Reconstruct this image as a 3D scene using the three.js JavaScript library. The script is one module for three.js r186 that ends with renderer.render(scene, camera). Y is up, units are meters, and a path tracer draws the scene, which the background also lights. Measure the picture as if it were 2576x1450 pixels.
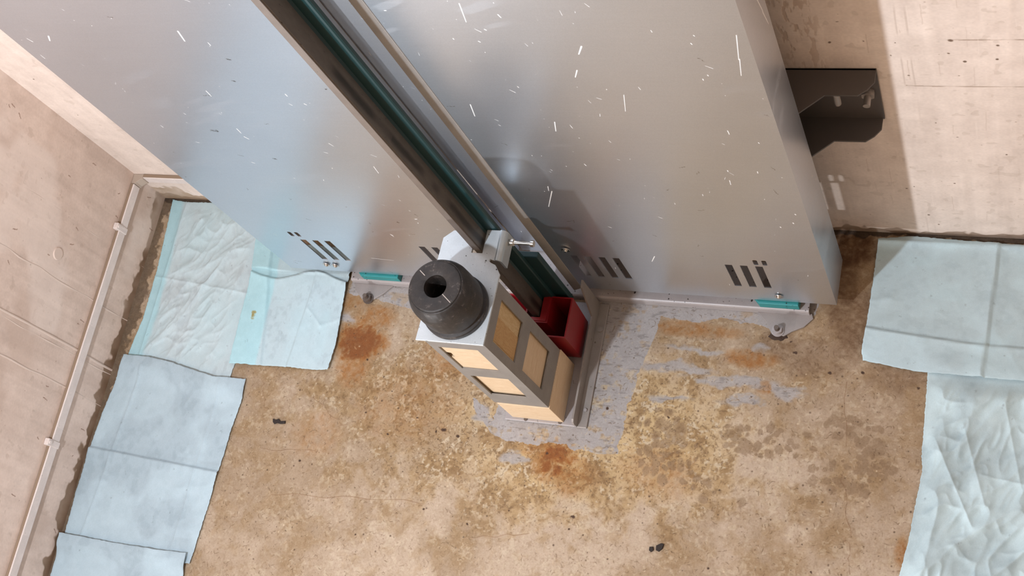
import * as THREE from 'three';
import { mergeGeometries, toCreasedNormals } from 'three/addons/utils/BufferGeometryUtils.js';
import { ImprovedNoise } from 'three/addons/math/ImprovedNoise.js';
import { RoundedBoxGeometry } from 'three/addons/geometries/RoundedBoxGeometry.js';

// ---------------------------------------------------------------- camera, light, exposure
const scene = new THREE.Scene();
scene.background = new THREE.Color(0x000000);
const renderer = new THREE.WebGLRenderer({ antialias: true });
renderer.toneMapping = THREE.LinearToneMapping;
renderer.toneMappingExposure = 0.89;
renderer.shadowMap.enabled = true;
const camera = new THREE.PerspectiveCamera(24.0407, 2576 / 1450, 0.05, 30);
camera.position.set(0, 2.6, 0);
camera.quaternion.setFromRotationMatrix(new THREE.Matrix4().makeBasis(
  new THREE.Vector3(0.923677, -0.328777, -0.196791), new THREE.Vector3(-0.064598, 0.372618, -0.925734), new THREE.Vector3(0.377688, 0.867791, 0.322940)));
scene.add(camera);
// a small work lamp stands low in the pit, in front of the frame; a bulb hangs over the pit at the left
const LAMP = new THREE.Vector3(-1.525, 0.27, 0.55), LAMP_AIM = new THREE.Vector3(-0.55, 0.62, -1.0);
const LAMP_COLOR = new THREE.Color().setRGB(0.97, 1.0, 1.04), LAMP_POWER = 3.6;
const BULB = { x: -1.34, y: 2.0, z: 0.30, color: new THREE.Color().setRGB(0.92, 1.0, 1.12), power: 10 };

// ---------------------------------------------------------------- helpers
let seed = 12345;
const rnd = () => { seed = (seed * 1664525 + 1013904223) >>> 0; return seed / 4294967296; };
const rr = (a, b) => a + (b - a) * rnd();
const HN = new Float32Array(65536); for (let i = 0; i < 65536; i++) HN[i] = rnd();
function vn(x, y) {                                      // value noise 0..1
  const xi = Math.floor(x), yi = Math.floor(y); let fx = x - xi, fy = y - yi;
  fx = fx * fx * (3 - 2 * fx); fy = fy * fy * (3 - 2 * fy);
  const a = HN[((xi & 255) << 8) | (yi & 255)], b = HN[(((xi + 1) & 255) << 8) | (yi & 255)];
  const c = HN[((xi & 255) << 8) | ((yi + 1) & 255)], d = HN[(((xi + 1) & 255) << 8) | ((yi + 1) & 255)];
  return a + (b - a) * fx + (c - a) * fy + (a - b - c + d) * fx * fy;
}
const fbm = (x, y, o = 4) => { let s = 0, a = 0.5, n = 0; for (let i = 0; i < o; i++) { s += a * vn(x + 17.3 * i, y + 9.1 * i); n += a; a *= 0.5; x *= 2.03; y *= 2.03; } return s / n; };
const sst = (a, b, t) => { t = Math.min(1, Math.max(0, (t - a) / (b - a))); return t * t * (3 - 2 * t); };
const mix3 = (c, d, t) => { c[0] += (d[0] - c[0]) * t; c[1] += (d[1] - c[1]) * t; c[2] += (d[2] - c[2]) * t; };
const cl = (v) => v < 0 ? 0 : v > 255 ? 255 : v;
function tex(data, w, h, srgb = true, wrap = THREE.MirroredRepeatWrapping) {
  const t = new THREE.DataTexture(data, w, h, THREE.RGBAFormat);
  t.magFilter = THREE.LinearFilter; t.minFilter = THREE.LinearMipmapLinearFilter; t.generateMipmaps = true;
  t.wrapS = t.wrapT = wrap; if (srgb) t.colorSpace = THREE.SRGBColorSpace; t.needsUpdate = true; return t;
}
function paint(w, h, fn) {                               // fn(i, j, out) with out = [r, g, b] 0..255
  const d = new Uint8Array(w * h * 4), o = [0, 0, 0];
  for (let j = 0; j < h; j++) for (let i = 0; i < w; i++) { fn(i, j, o); const k = (j * w + i) * 4; d[k] = cl(o[0]); d[k + 1] = cl(o[1]); d[k + 2] = cl(o[2]); d[k + 3] = 255; }
  return d;
}
function stamp(d, w, h, x, y, r, col, alpha = 1) {       // soft disc on a painted texture, texel units
  for (let j = Math.floor(y - r - 1); j <= y + r + 1; j++) for (let i = Math.floor(x - r - 1); i <= x + r + 1; i++) {
    if (i < 0 || j < 0 || i >= w || j >= h) continue;
    const a = alpha * (1 - sst(r - 0.6, r + 0.6, Math.hypot(i - x, j - y))); if (a <= 0) continue;
    const k = (j * w + i) * 4; for (let c = 0; c < 3; c++) d[k + c] = d[k + c] * (1 - a) + col[c] * a;
  }
}
function stroke(d, w, h, x0, y0, x1, y1, r0, r1, col, alpha, wob = 0) {
  const n = Math.max(2, Math.ceil(Math.hypot(x1 - x0, y1 - y0) / Math.max(0.5, Math.min(r0, r1))));
  for (let s = 0; s <= n; s++) { const t = s / n; stamp(d, w, h, x0 + (x1 - x0) * t + wob * (vn(t * 6 + x0, y0) - 0.5), y0 + (y1 - y0) * t + wob * (vn(t * 6 + y0, x0 + 50) - 0.5), r0 + (r1 - r0) * t, col, alpha); }
}
function uvMap(g, fn) { const p = g.attributes.position, u = new Float32Array(p.count * 2); for (let i = 0; i < p.count; i++) { const r = fn(p.getX(i), p.getY(i), p.getZ(i)); u[2 * i] = r[0]; u[2 * i + 1] = r[1]; } g.setAttribute('uv', new THREE.BufferAttribute(u, 2)); return g; }
function uvBox(g) {                                      // uv in metres, chosen by the way each face points
  if (g.index) g = g.toNonIndexed();
  const p = g.attributes.position, u = new Float32Array(p.count * 2), a = new THREE.Vector3(), b = new THREE.Vector3(), c = new THREE.Vector3();
  for (let i = 0; i < p.count; i += 3) {
    a.fromBufferAttribute(p, i); b.fromBufferAttribute(p, i + 1); c.fromBufferAttribute(p, i + 2);
    const n = b.clone().sub(a).cross(c.clone().sub(a)), ax = Math.abs(n.x), ay = Math.abs(n.y), az = Math.abs(n.z);
    [a, b, c].forEach((v, k) => { const r = ay >= ax && ay >= az ? [v.x, v.z] : ax >= az ? [v.z, v.y] : [v.x, v.y]; u[2 * (i + k)] = r[0]; u[2 * (i + k) + 1] = r[1]; });
  }
  g.setAttribute('uv', new THREE.BufferAttribute(u, 2)); return g;
}
const bx = (x0, x1, y0, y1, z0, z1) => new THREE.BoxGeometry(x1 - x0, y1 - y0, z1 - z0).translate((x0 + x1) / 2, (y0 + y1) / 2, (z0 + z1) / 2);
const rbx = (x0, x1, y0, y1, z0, z1, r = 0.002, s = 2) => new RoundedBoxGeometry(x1 - x0, y1 - y0, z1 - z0, s, r).translate((x0 + x1) / 2, (y0 + y1) / 2, (z0 + z1) / 2);
const cyl = (r0, r1, h, n = 20) => new THREE.CylinderGeometry(r0, r1, h, n);
const shp = (pts) => { const s = new THREE.Shape(); pts.forEach(([x, y], i) => i ? s.lineTo(x, y) : s.moveTo(x, y)); s.closePath(); return s; };
const hole = (s, pts) => { const h = new THREE.Path(); pts.forEach(([x, y], i) => i ? h.lineTo(x, y) : h.moveTo(x, y)); h.closePath(); s.holes.push(h); };
const ext = (s, d, bevel = 0) => new THREE.ExtrudeGeometry(s, { depth: d - 2 * bevel, bevelEnabled: bevel > 0, bevelSize: bevel, bevelThickness: bevel, bevelOffset: -bevel, bevelSegments: 2, curveSegments: 12 }).translate(0, 0, bevel);
const flat = (pts, y0, y1, bevel = 0) => ext(shp(pts.map(([x, z]) => [x, -z])), y1 - y0, bevel).rotateX(-Math.PI / 2).translate(0, y0, 0);   // plan polygon (x, z) standing from y0 to y1
const sideways = (pts, x0, x1) => ext(shp(pts.map(([z, y]) => [-z, y])), x1 - x0).rotateY(Math.PI / 2).translate(x0, 0, 0);                    // (z, y) polygon, thickness along x
function merge(list) { return mergeGeometries(list.map((g) => { g = g.index ? g.toNonIndexed() : g; for (const k of Object.keys(g.attributes)) if (!['position', 'normal', 'uv'].includes(k)) g.deleteAttribute(k); return g; })); }
const taken = {};
const numbered = (n) => { const k = taken[n] = (taken[n] ?? -1) + 1; return k ? n + '_' + String(k).padStart(3, '0') : n; };
function mesh(name, g, m, parent) {
  if (Array.isArray(g)) g = merge(g);
  const o = new THREE.Mesh(g, m); o.name = parent ? name : numbered(name); o.castShadow = o.receiveShadow = true; (parent || scene).add(o); return o;
}
function thing(name, label, category, group) { const o = new THREE.Group(); o.name = numbered(name); o.userData = { label, category }; if (group) o.userData.group = group; scene.add(o); return o; }
function tag(o, label, category, group) { o.userData = { label, category }; if (group) o.userData.group = group; return o; }
function struct(name, g, m) { const o = mesh(name, g, m); o.name = name; o.userData = { kind: 'structure', label: STRUCT_LABEL[name], category: name.split('_')[0] }; return o; }
const STRUCT_LABEL = {
  floor: 'stained sand coloured concrete pit floor with rust and grey paint', wall_back: 'beige concrete wall behind the sheet metal screen',
  wall_left: 'pinkish concrete wall with upright formwork joints beside the white trunking', wall_right: 'plain concrete wall beyond the right edge of the photo',
  wall_front: 'plain concrete wall behind the camera', ceiling: 'plain concrete slab over the pit',
};
const std = (color, roughness, metalness = 0, o = {}) => new THREE.MeshStandardMaterial({ color, roughness, metalness, ...o });
const rep = (t, sx, sy, rot = 0) => { const c = t.clone(); c.repeat.set(sx, sy); c.rotation = rot; c.needsUpdate = true; return c; };

// ---------------------------------------------------------------- textures
// floor: what lies on the concrete (mottling, rust, spilt grey paint, damp blots, hairlines, chips)
const FX0 = -2.14, FZ0 = -1.16, FW = 2.12, FH = 1.03, TW = 2048, TH = 1024;
const PAINT = [                                          // grey paint brushed over the floor: outlines in (x, z)
  [[-1.0993, -0.7166], [-1.1106, -0.6619], [-1.0837, -0.6314], [-1.0209, -0.6261], [-0.9382, -0.6354], [-0.9215, -0.6175], [-0.8256, -0.6226], [-0.8186, -0.693], [-0.8086, -0.7586], [-0.8001, -0.8337], [-0.7851, -0.9239], [-0.5831, -0.9292], [-0.5446, -0.9167], [-0.5012, -0.9245], [-0.4653, -0.9575], [-0.4584, -0.9797], [-0.5244, -1.0409], [-0.9501, -1.0505], [-0.9254, -0.8225]],
  [[-1.5384, -0.9292], [-1.4849, -0.9162], [-1.4012, -0.9097], [-1.3339, -0.881], [-1.2564, -0.8871], [-1.3267, -1.0176], [-1.5345, -1.0248]],
  [[-1.1659, -0.7009], [-1.142, -0.6988], [-1.0942, -0.6504], [-1.0477, -0.6249], [-1.1139, -0.6351], [-1.1488, -0.6668]],
];
const SMEAR = [[-0.7333, -0.8179, 0.085, 0.013],[-0.6137, -0.799, 0.09, 0.012],[-0.5152, -0.7874, 0.055, 0.01],[-0.5916, -0.7589, 0.045, 0.01],[-0.5669, -0.8716, 0.02, 0.012],[-0.6978, -0.8603, 0.06, 0.008],[-1.0493, -0.59, 0.03, 0.016],[-1.5133, -0.867, 0.022, 0.012],[-1.1371, -0.6769, 0.02, 0.03],[-0.7305, -0.7491, 0.05, 0.008]];
const RUST = [[-1.4729, -0.8121, 0.058, 0.05, 1],[-1.4527, -0.8717, 0.05, 0.03, 0.55],[-1.4705, -0.7454, 0.04, 0.05, 0.5],[-0.9612, -0.5959, 0.048, 0.045, 0.85],[-0.9119, -0.5678, 0.06, 0.04, 0.45],[-1.0054, -0.6166, 0.035, 0.02, 0.45],[-0.58, -0.849, 0.05, 0.018, 0.6],[-0.713, -0.9029, 0.09, 0.016, 0.5],[-0.2492, -0.4993, 0.012, 0.028, 0.7],[-0.5439, -0.793, 0.016, 0.012, 0.6],[-0.7298, -0.5938, 0.08, 0.05, 0.25],[-1.3251, -0.6848, 0.12, 0.09, 0.22],[-1.254, -0.7932, 0.06, 0.06, 0.35],[-1.5237, -0.9055, 0.04, 0.02, 0.5],[-1.5201, -0.5906, 0.06, 0.05, 0.22]];
const DARK = [[-0.4115, -1.1101, 0.045, 0.06, 0.95],[-0.4193, -1.0391, 0.035, 0.09, 0.7],[-0.386, -0.9551, 0.05, 0.08, 0.6],[-0.4538, -0.8646, 0.06, 0.05, 0.42],[-0.528, -0.8836, 0.05, 0.03, 0.45],[-0.2967, -0.8375, 0.06, 0.03, 0.35]];
const DAMP = []; { const c = [[-0.3921, -0.6422, 0.1, 0.035],[-0.3252, -0.6816, 0.05, 0.03],[-0.4765, -0.6724, 0.06, 0.04],[-0.5466, -0.6685, 0.05, 0.03],[-0.3072, -0.6522, 0.06, 0.02],[-0.3699, -0.6133, 0.06, 0.02],[-0.5888, -0.6843, 0.05, 0.03],[-0.7516, -0.6244, 0.06, 0.05],[-0.704, -0.6382, 0.06, 0.05],[-0.6481, -0.5954, 0.1, 0.05],[-0.3601, -0.7256, 0.07, 0.03],[-0.7449, -0.6839, 0.05, 0.04]];
  for (const [x, z, rx, rz] of c) for (let k = 0; k < 15; k++) DAMP.push([x + rx * (rnd() + rnd() - 1), z + rz * (rnd() + rnd() - 1), rr(0.003, 0.011)]); }
const inPoly = (poly, x, y) => { let c = false; for (let i = 0, j = poly.length - 1; i < poly.length; j = i++) { const [xi, yi] = poly[i], [xj, yj] = poly[j]; if ((yi > y) !== (yj > y) && x < (xj - xi) * (y - yi) / (yj - yi) + xi) c = !c; } return c; };
const floorBumpData = new Uint8Array(TW * TH * 4);
const floorData = paint(TW, TH, (i, j, o) => {
  const x = FX0 + FW * (i + 0.5) / TW, z = FZ0 + FH * (j + 0.5) / TH;
  const wx = x + 0.02 * (fbm(x * 18, z * 18, 3) - 0.5), wz = z + 0.02 * (fbm(x * 18 + 40, z * 18, 3) - 0.5);
  const n1 = fbm(x * 3.2 + 3, z * 3.2, 3), n2 = fbm(wx * 16, wz * 16 + 7, 4), n3 = fbm(x * 75, z * 75, 4), n4 = vn(x * 520, z * 520), n5 = fbm(wx * 42 + 11, wz * 42, 4);
  // worn skin: how much of the pale top layer is gone
  const wear = Math.exp(-(((x + 1.0) / 0.55) ** 2 + ((z + 0.68) / 0.22) ** 2));
  const warm = sst(0.25, 0.85, wear + 0.7 * (n2 - 0.5) + 0.3 * (n5 - 0.5));
  o[0] = 212 + 16 * warm; o[1] = 180 + 9 * warm; o[2] = 150 - 14 * warm;
  const fine = fbm(wx * 130 + 3, wz * 130 + 8, 3), gran = fbm(x * 260, z * 260 + 5, 2), big = 0.6 * n1 + 0.4 * n2;
  mix3(o, [180, 147, 114], 0.8 * sst(0.40, 0.64, big));
  mix3(o, [184, 142, 92], (0.25 + 0.45 * warm) * sst(0.42, 0.66, 0.45 * n2 + 0.55 * n5));
  mix3(o, [146, 108, 68], (0.20 + 0.42 * warm) * sst(0.50, 0.66, 0.25 * n2 + 0.25 * n5 + 0.5 * fine));
  mix3(o, [232, 204, 170], (0.35 + 0.45 * warm) * sst(0.55, 0.68, 0.35 * fbm(wx * 30 + 5, wz * 30 + 2, 3) + 0.65 * fbm(wx * 150 + 60, wz * 150, 3)));
  mix3(o, [120, 88, 58], (0.15 + 0.4 * warm) * sst(0.64, 0.76, gran));
  let dark = 0; for (const [cx, cz, rx, rz, k] of DARK) { const q = ((x - cx) / rx) ** 2 + ((z - cz) / rz) ** 2; if (q < 4) dark = Math.max(dark, k * (1 - sst(0.15, 2.0, q + 1.6 * (n2 - 0.5) + 1.6 * (n5 - 0.5)))); }
  mix3(o, [100, 64, 34], Math.max(0, Math.min(1, dark * (0.85 + 0.7 * (n3 - 0.5) + 0.8 * (fine - 0.5)))));
  let rust = 0; for (const [cx, cz, rx, rz, k] of RUST) { const q = ((x - cx) / rx) ** 2 + ((z - cz) / rz) ** 2; if (q < 4) rust = Math.max(rust, k * (1 - sst(0.0, 1.9, q + 1.3 * (n2 - 0.5) + 1.0 * (n5 - 0.5)))); }
  mix3(o, [168, 100, 40], Math.max(0, Math.min(1, rust * (0.95 + 1.3 * (n3 - 0.5) + 1.3 * (fine - 0.5)))));
  if (rust > 0.62) mix3(o, [138, 74, 28], 0.7 * sst(0.62, 1.0, rust + 0.5 * (n5 - 0.5) + 0.4 * (fine - 0.5)));
  let damp = 0; for (const [cx, cz, r] of DAMP) { const dx = wx - cx, dz = wz - cz; if (Math.abs(dx) < 0.016 && Math.abs(dz) < 0.016) damp = Math.max(damp, 1 - sst(0.75, 1.25, Math.hypot(dx, dz) / r + 1.1 * (n5 - 0.5) + 1.2 * (fine - 0.5))); }
  mix3(o, [146, 112, 80], (0.55 + 0.5 * (n5 - 0.5)) * damp);
  // grey paint
  const px = x + 0.03 * (fbm(x * 30, z * 30, 4) - 0.5), pz = z + 0.03 * (fbm(x * 30 + 9, z * 30 + 4, 4) - 0.5);
  let p = 0; for (const poly of PAINT) if (inPoly(poly, px, pz)) p = 1;
  for (const [cx, cz, rx, rz] of SMEAR) { const q = ((px - cx) / rx) ** 2 + ((pz - cz) / rz) ** 2; if (q < 3) p = Math.max(p, 0.9 * (1 - sst(0.3, 1.5, q + 1.8 * (fbm(x * 22, z * 90, 3) - 0.5)))); }
  if (p > 0) { const worn = sst(0.53, 0.66, 0.5 * fbm(x * 20 + 2, z * 55, 4) + 0.5 * n3); const pc = [190 + 22 * (n2 - 0.5), 176 + 22 * (n2 - 0.5), 168 + 22 * (n2 - 0.5)]; mix3(o, pc, p * (0.97 - 0.6 * worn)); mix3(o, [104, 92, 84], 0.3 * p * sst(0.62, 0.78, fbm(x * 60, z * 190, 3))); }
  // dirt lying along the left wall, grime at the foot of the back wall
  const dl = 1 - sst(0.022, 0.032, x + 2.12 + 0.05 * (n2 - 0.5) + 0.04 * (n3 - 0.5)); mix3(o, [98, 76, 56], (0.7 + 0.5 * (n3 - 0.5)) * dl);
  const db = 1 - sst(0.009, 0.014, z + 1.145 + 0.022 * (n2 - 0.5) + 0.02 * (n3 - 0.5)); mix3(o, [62, 46, 34], (0.8 + 0.5 * (n3 - 0.5)) * db);
  const g = 14 * (n4 - 0.5) + 16 * (n3 - 0.5); o[0] = (o[0] + g) * 0.83; o[1] = (o[1] + g) * 0.87; o[2] = (o[2] + g) * 0.90;
  const k = (j * TW + i) * 4, b = 128 + 70 * (n3 - 0.5) + 50 * (n5 - 0.5) + 40 * (n4 - 0.5) + 30 * p; floorBumpData[k] = floorBumpData[k + 1] = floorBumpData[k + 2] = cl(b); floorBumpData[k + 3] = 255;
});
const fpx = (x) => (x - FX0) / FW * TW, fpz = (z) => (z - FZ0) / FH * TH;
for (let k = 0; k < 3600; k++) {                         // hairlines and fibres
  const x = fpx(rr(-1.75, -0.2)), z = fpz(rr(-0.95, -0.15)), a = rr(0, 6.28), l = rr(2, 11), c = rnd() < 0.8 ? [84, 62, 42] : [206, 182, 150];
  const xm = x + Math.cos(a) * l * 0.5, zm = z + Math.sin(a) * l * 0.5, b = a + rr(-1.1, 1.1);
  const al = rr(0.1, 0.3); stroke(floorData, TW, TH, x, z, xm, zm, 0.45, 0.6, c, al); stroke(floorData, TW, TH, xm, zm, xm + Math.cos(b) * l * 0.5, zm + Math.sin(b) * l * 0.5, 0.6, 0.4, c, al);
}
for (let k = 0; k < 2600; k++) stamp(floorData, TW, TH, fpx(rr(-1.75, -0.2)), fpz(rr(-0.98, -0.15)), 0.5 + 1.6 * rnd() ** 4, rnd() < 0.8 ? [66, 48, 34] : [206, 186, 158], rr(0.25, 0.7));
for (const [x, z, r] of [[-1.547, -0.5233, 5],[-1.225, -0.4564, 4],[-1.4439, -0.7716, 4],[-1.3644, -0.704, 3],[-1.3494, -0.6066, 4],[-1.2384, -0.6259, 4],[-1.2203, -0.6297, 7],[-1.185, -0.6202, 6],[-1.4152, -0.6507, 3],[-1.2879, -0.6522, 3],[-0.8953, -0.4824, 6],[-0.8973, -0.4574, 4],[-1.3705, -0.3811, 3],[-1.1201, -0.4377, 4],[-0.4944, -0.872, 6],[-0.4213, -0.8357, 5],[-0.358, -0.8424, 5],[-0.5053, -0.8941, 3],[-0.2502, -0.82, 4],[-0.866, -0.7164, 5],[-0.9767, -0.6069, 4],[-0.7325, -0.7106, 4],[-0.6048, -0.4184, 4],[-0.4087, -0.439, 3],[-1.0342, -0.4768, 3]])
  for (let k = 0; k < 3; k++) stamp(floorData, TW, TH, fpx(x) + rr(-1, 1) * r * 0.5, fpz(z) + rr(-1, 1) * r * 0.4, r * rr(0.3, 0.55), [62, 42, 28], 0.8);
for (const [x0, z0, x1, z1] of [[-0.3862, -0.8207, -0.3752, -0.6918],[-0.3748, -0.6363, -0.349, -0.5156],[-0.349, -0.5156, -0.3413, -0.4488],[-1.6998, -0.7048, -1.665, -0.6314],[-1.6008, -0.444, -1.2341, -0.4707],[-1.6551, -0.5385, -1.5088, -0.5505],[-1.5656, -0.6794, -1.4781, -0.6229],[-1.1097, -0.4122, -0.9818, -0.4379],[-0.4393, -0.6846, -0.4212, -0.6626],[-0.5088, -0.8597, -0.4731, -0.8292]]) stroke(floorData, TW, TH, fpx(x0), fpz(z0), fpx(x1), fpz(z1), 0.6, 0.6, [122, 92, 66], 0.4, 14);
const floorTex = tex(floorData, TW, TH), floorBump = tex(floorBumpData, TW, TH, false);

// concrete of the walls
function wallTex(W, H, w, h, c0, extra) {
  const bump = new Uint8Array(W * H * 4);
  const d = paint(W, H, (i, j, o) => {
    const u = w * (i + 0.5) / W, v = h * (j + 0.5) / H, n1 = fbm(u * 4, v * 4, 4), n2 = fbm(u * 30, v * 30, 3), st = fbm(u * 70, v * 4, 3), n3 = vn(u * 300, v * 300);
    const m = 26 * (n1 - 0.5) + 20 * (n2 - 0.5) + 16 * (st - 0.5) + 8 * (n3 - 0.5);
    o[0] = c0[0] + m; o[1] = c0[1] + m * 1.02; o[2] = c0[2] + m * 1.02;
    const pit = sst(0.76, 0.82, fbm(u * 60 + 4, v * 60 + 8, 2)); mix3(o, [c0[0] * 0.8, c0[1] * 0.78, c0[2] * 0.75], 0.22 * pit);
    let b = 128 + 60 * (n2 - 0.5) + 60 * (st - 0.5) - 25 * pit;
    b = extra ? extra(u, v, o, b, n1, n2, st) : b;
    const k = (j * W + i) * 4; bump[k] = bump[k + 1] = bump[k + 2] = cl(b); bump[k + 3] = 255;
  });
  return [d, bump];
}
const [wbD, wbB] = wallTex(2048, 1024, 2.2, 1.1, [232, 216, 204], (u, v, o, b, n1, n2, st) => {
  const x = u - 2.12, hon = sst(0.06, 0.0, Math.abs(x + 0.415)) * sst(0.55, 0.75, v);          // honeycombed strip left by the formwork
  const pit = hon * sst(0.54, 0.66, fbm(u * 150, v * 45, 3)); mix3(o, [186, 158, 136], 0.5 * pit); b -= 70 * pit;
  for (const y of [0.596, 0.735]) { const q = Math.abs(v - y - 0.004 * (vn(u * 12, y * 40) - 0.5)); if (q < 0.0014 && x > -0.262 + (y > 0.7 ? 0.07 : 0)) { mix3(o, [150, 126, 110], 0.5 * (0.2 + vn(u * 90, 3))); b -= 40; } }
  for (const sx of [-0.262, -0.247]) { const q = Math.abs(x - sx - 0.003 * (vn(v * 9, sx * 99) - 0.5)); mix3(o, [190, 172, 158], 0.4 * (1 - sst(0.0008, 0.002, q)) * sst(0.3, 0.6, vn(v * 14, sx * 31))); }
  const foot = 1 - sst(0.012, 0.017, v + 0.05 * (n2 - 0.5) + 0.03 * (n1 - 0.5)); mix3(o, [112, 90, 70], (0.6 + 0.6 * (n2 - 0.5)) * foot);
  if (x < -1.7) { const g = 1 - sst(0.034, 0.046, v + 0.12 * (n1 - 0.5) + 0.07 * (n2 - 0.5)); mix3(o, [150, 124, 96], (0.55 + 0.8 * (n2 - 0.5)) * g); }
  return b;
});
const wbx = (x) => (x + 2.12) / 2.2 * 2048, wby = (y) => y / 1.1 * 1024;
for (const [x, y, r] of [[-0.3693, 0.7299, 4],[-0.3499, 0.7895, 2],[-0.3169, 0.733, 2],[-0.2555, 0.6289, 3],[-0.2783, 0.6902, 2],[-0.1686, 0.6724, 5],[-0.12, 0.6784, 4],[-0.1182, 0.7189, 4],[-0.1865, 0.7331, 6],[-0.1912, 0.6961, 3],[-0.2692, 0.728, 2],[-0.2022, 0.2377, 3],[-0.2895, 0.2085, 3],[-0.2559, 0.094, 4],[-0.2403, 0.0508, 3],[-0.111, 0.3584, 3],[-0.189, 0.4211, 2],[-0.2212, 0.4699, 2],[-0.2743, 0.2183, 2],[-0.2804, -0.2354, 2],[-2.0637, 0.5936, 3],[-2.067, 0.4355, 2],[-2.199, 0.315, 2]]) for (let k = 0; k < 2; k++) stamp(wbD, 2048, 1024, wbx(x) + rr(-1, 1), wby(y) + rr(-1, 1), r * 0.5, [112, 90, 74], 0.7);
for (let k = 0; k < 500; k++) stamp(wbD, 2048, 1024, rnd() * 2048, rnd() * 1024, 0.4 + 1.2 * rnd() ** 3, [140, 116, 98], rr(0.2, 0.6));
for (let k = 0; k < 120; k++) { const x = wbx(rr(-0.45, 0.08)), y = wby(rr(0.05, 0.9)), l = rr(8, 60); stroke(wbD, 2048, 1024, x, y, x + rr(-1, 1), y + l, 0.5, 0.6, rnd() < 0.6 ? [246, 232, 220] : [206, 186, 170], rr(0.1, 0.3), 1); }
const wbTex = tex(wbD, 2048, 1024), wbBump = tex(wbB, 2048, 1024, false);
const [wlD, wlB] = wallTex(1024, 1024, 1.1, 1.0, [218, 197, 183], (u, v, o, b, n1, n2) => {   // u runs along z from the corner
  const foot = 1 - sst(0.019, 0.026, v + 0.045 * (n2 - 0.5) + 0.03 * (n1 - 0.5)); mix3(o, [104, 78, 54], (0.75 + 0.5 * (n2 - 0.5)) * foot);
  const blot = sst(0.60, 0.72, fbm(u * 9 + 3, v * 9, 3)); mix3(o, [196, 172, 156], 0.4 * blot);
  const pale = sst(0.60, 0.75, fbm(u * 7 + 30, v * 7, 3)); mix3(o, [240, 226, 216], 0.45 * pale);
  return b;
});
for (let k = 0; k < 500; k++) stamp(wlD, 1024, 1024, rnd() * 1024, rnd() * 1024, 0.4 + 1.1 * rnd() ** 3, [128, 100, 82], rr(0.2, 0.5));
for (let k = 0; k < 70; k++) { const x = rnd() * 1024, y = rnd() * 900, a = rr(0.9, 2.2), l = rr(4, 16); stroke(wlD, 1024, 1024, x, y, x + Math.cos(a) * l, y + Math.sin(a) * l, 0.6, 0.9, [136, 106, 88], 0.6, 2); }
const wlTex = tex(wlD, 1024, 1024), wlBump = tex(wlB, 1024, 1024, false);

// galvanised sheet: brushed grain, wiped smears (gloss only) and bare white nicks
const PX0 = -1.68, PY0 = 0.04, PW = 1.28, PH = 1.16, QW = 2048, QH = 1856;
const sheetD = paint(QW, QH, (i, j, o) => {
  const x = PX0 + PW * i / QW, y = PY0 + PH * j / QH, g = vn(x * 12, y * 700) - 0.5, h = fbm(x * 6, y * 6, 3) - 0.5, f = vn(x * 900, y * 900) - 0.5;
  const m = 2 * g + 8 * h + 7 * f; o[0] = 212 + m; o[1] = 219 + m; o[2] = 228 + m;
});
const sheetMR = paint(QW, QH, (i, j, o) => {             // G = roughness, B = metalness
  const x = PX0 + PW * i / QW, y = PY0 + PH * j / QH, g = vn(x * 12, y * 700) - 0.5, h = fbm(x * 5 + 7, y * 5, 3) - 0.5;
  const wipe = sst(0.58, 0.7, fbm((x + 0.5 * y) * 9, (y - 0.4 * x) * 34 + 3, 3)) * sst(0.5, 0.62, fbm(x * 3.5 + 9, y * 3.5 + 2, 2));
  o[0] = 255; o[1] = 255 * (0.315 + 0.008 * g + 0.035 * h + 0.035 * wipe); o[2] = 255 * 0.93;
});
function nick(x, y, len, ang, r, a = 1) {
  const X = (x - PX0) / PW * QW, Y = (y - PY0) / PH * QH, L = len / PW * QW, dx = Math.cos(ang) * L / 2, dy = Math.sin(ang) * L / 2;
  stroke(sheetD, QW, QH, X - dx, Y - dy, X + dx, Y + dy, r, r * 0.7, [250, 248, 244], a); stroke(sheetMR, QW, QH, X - dx, Y - dy, X + dx, Y + dy, r, r * 0.7, [255, 150, 10], a);
}
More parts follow.
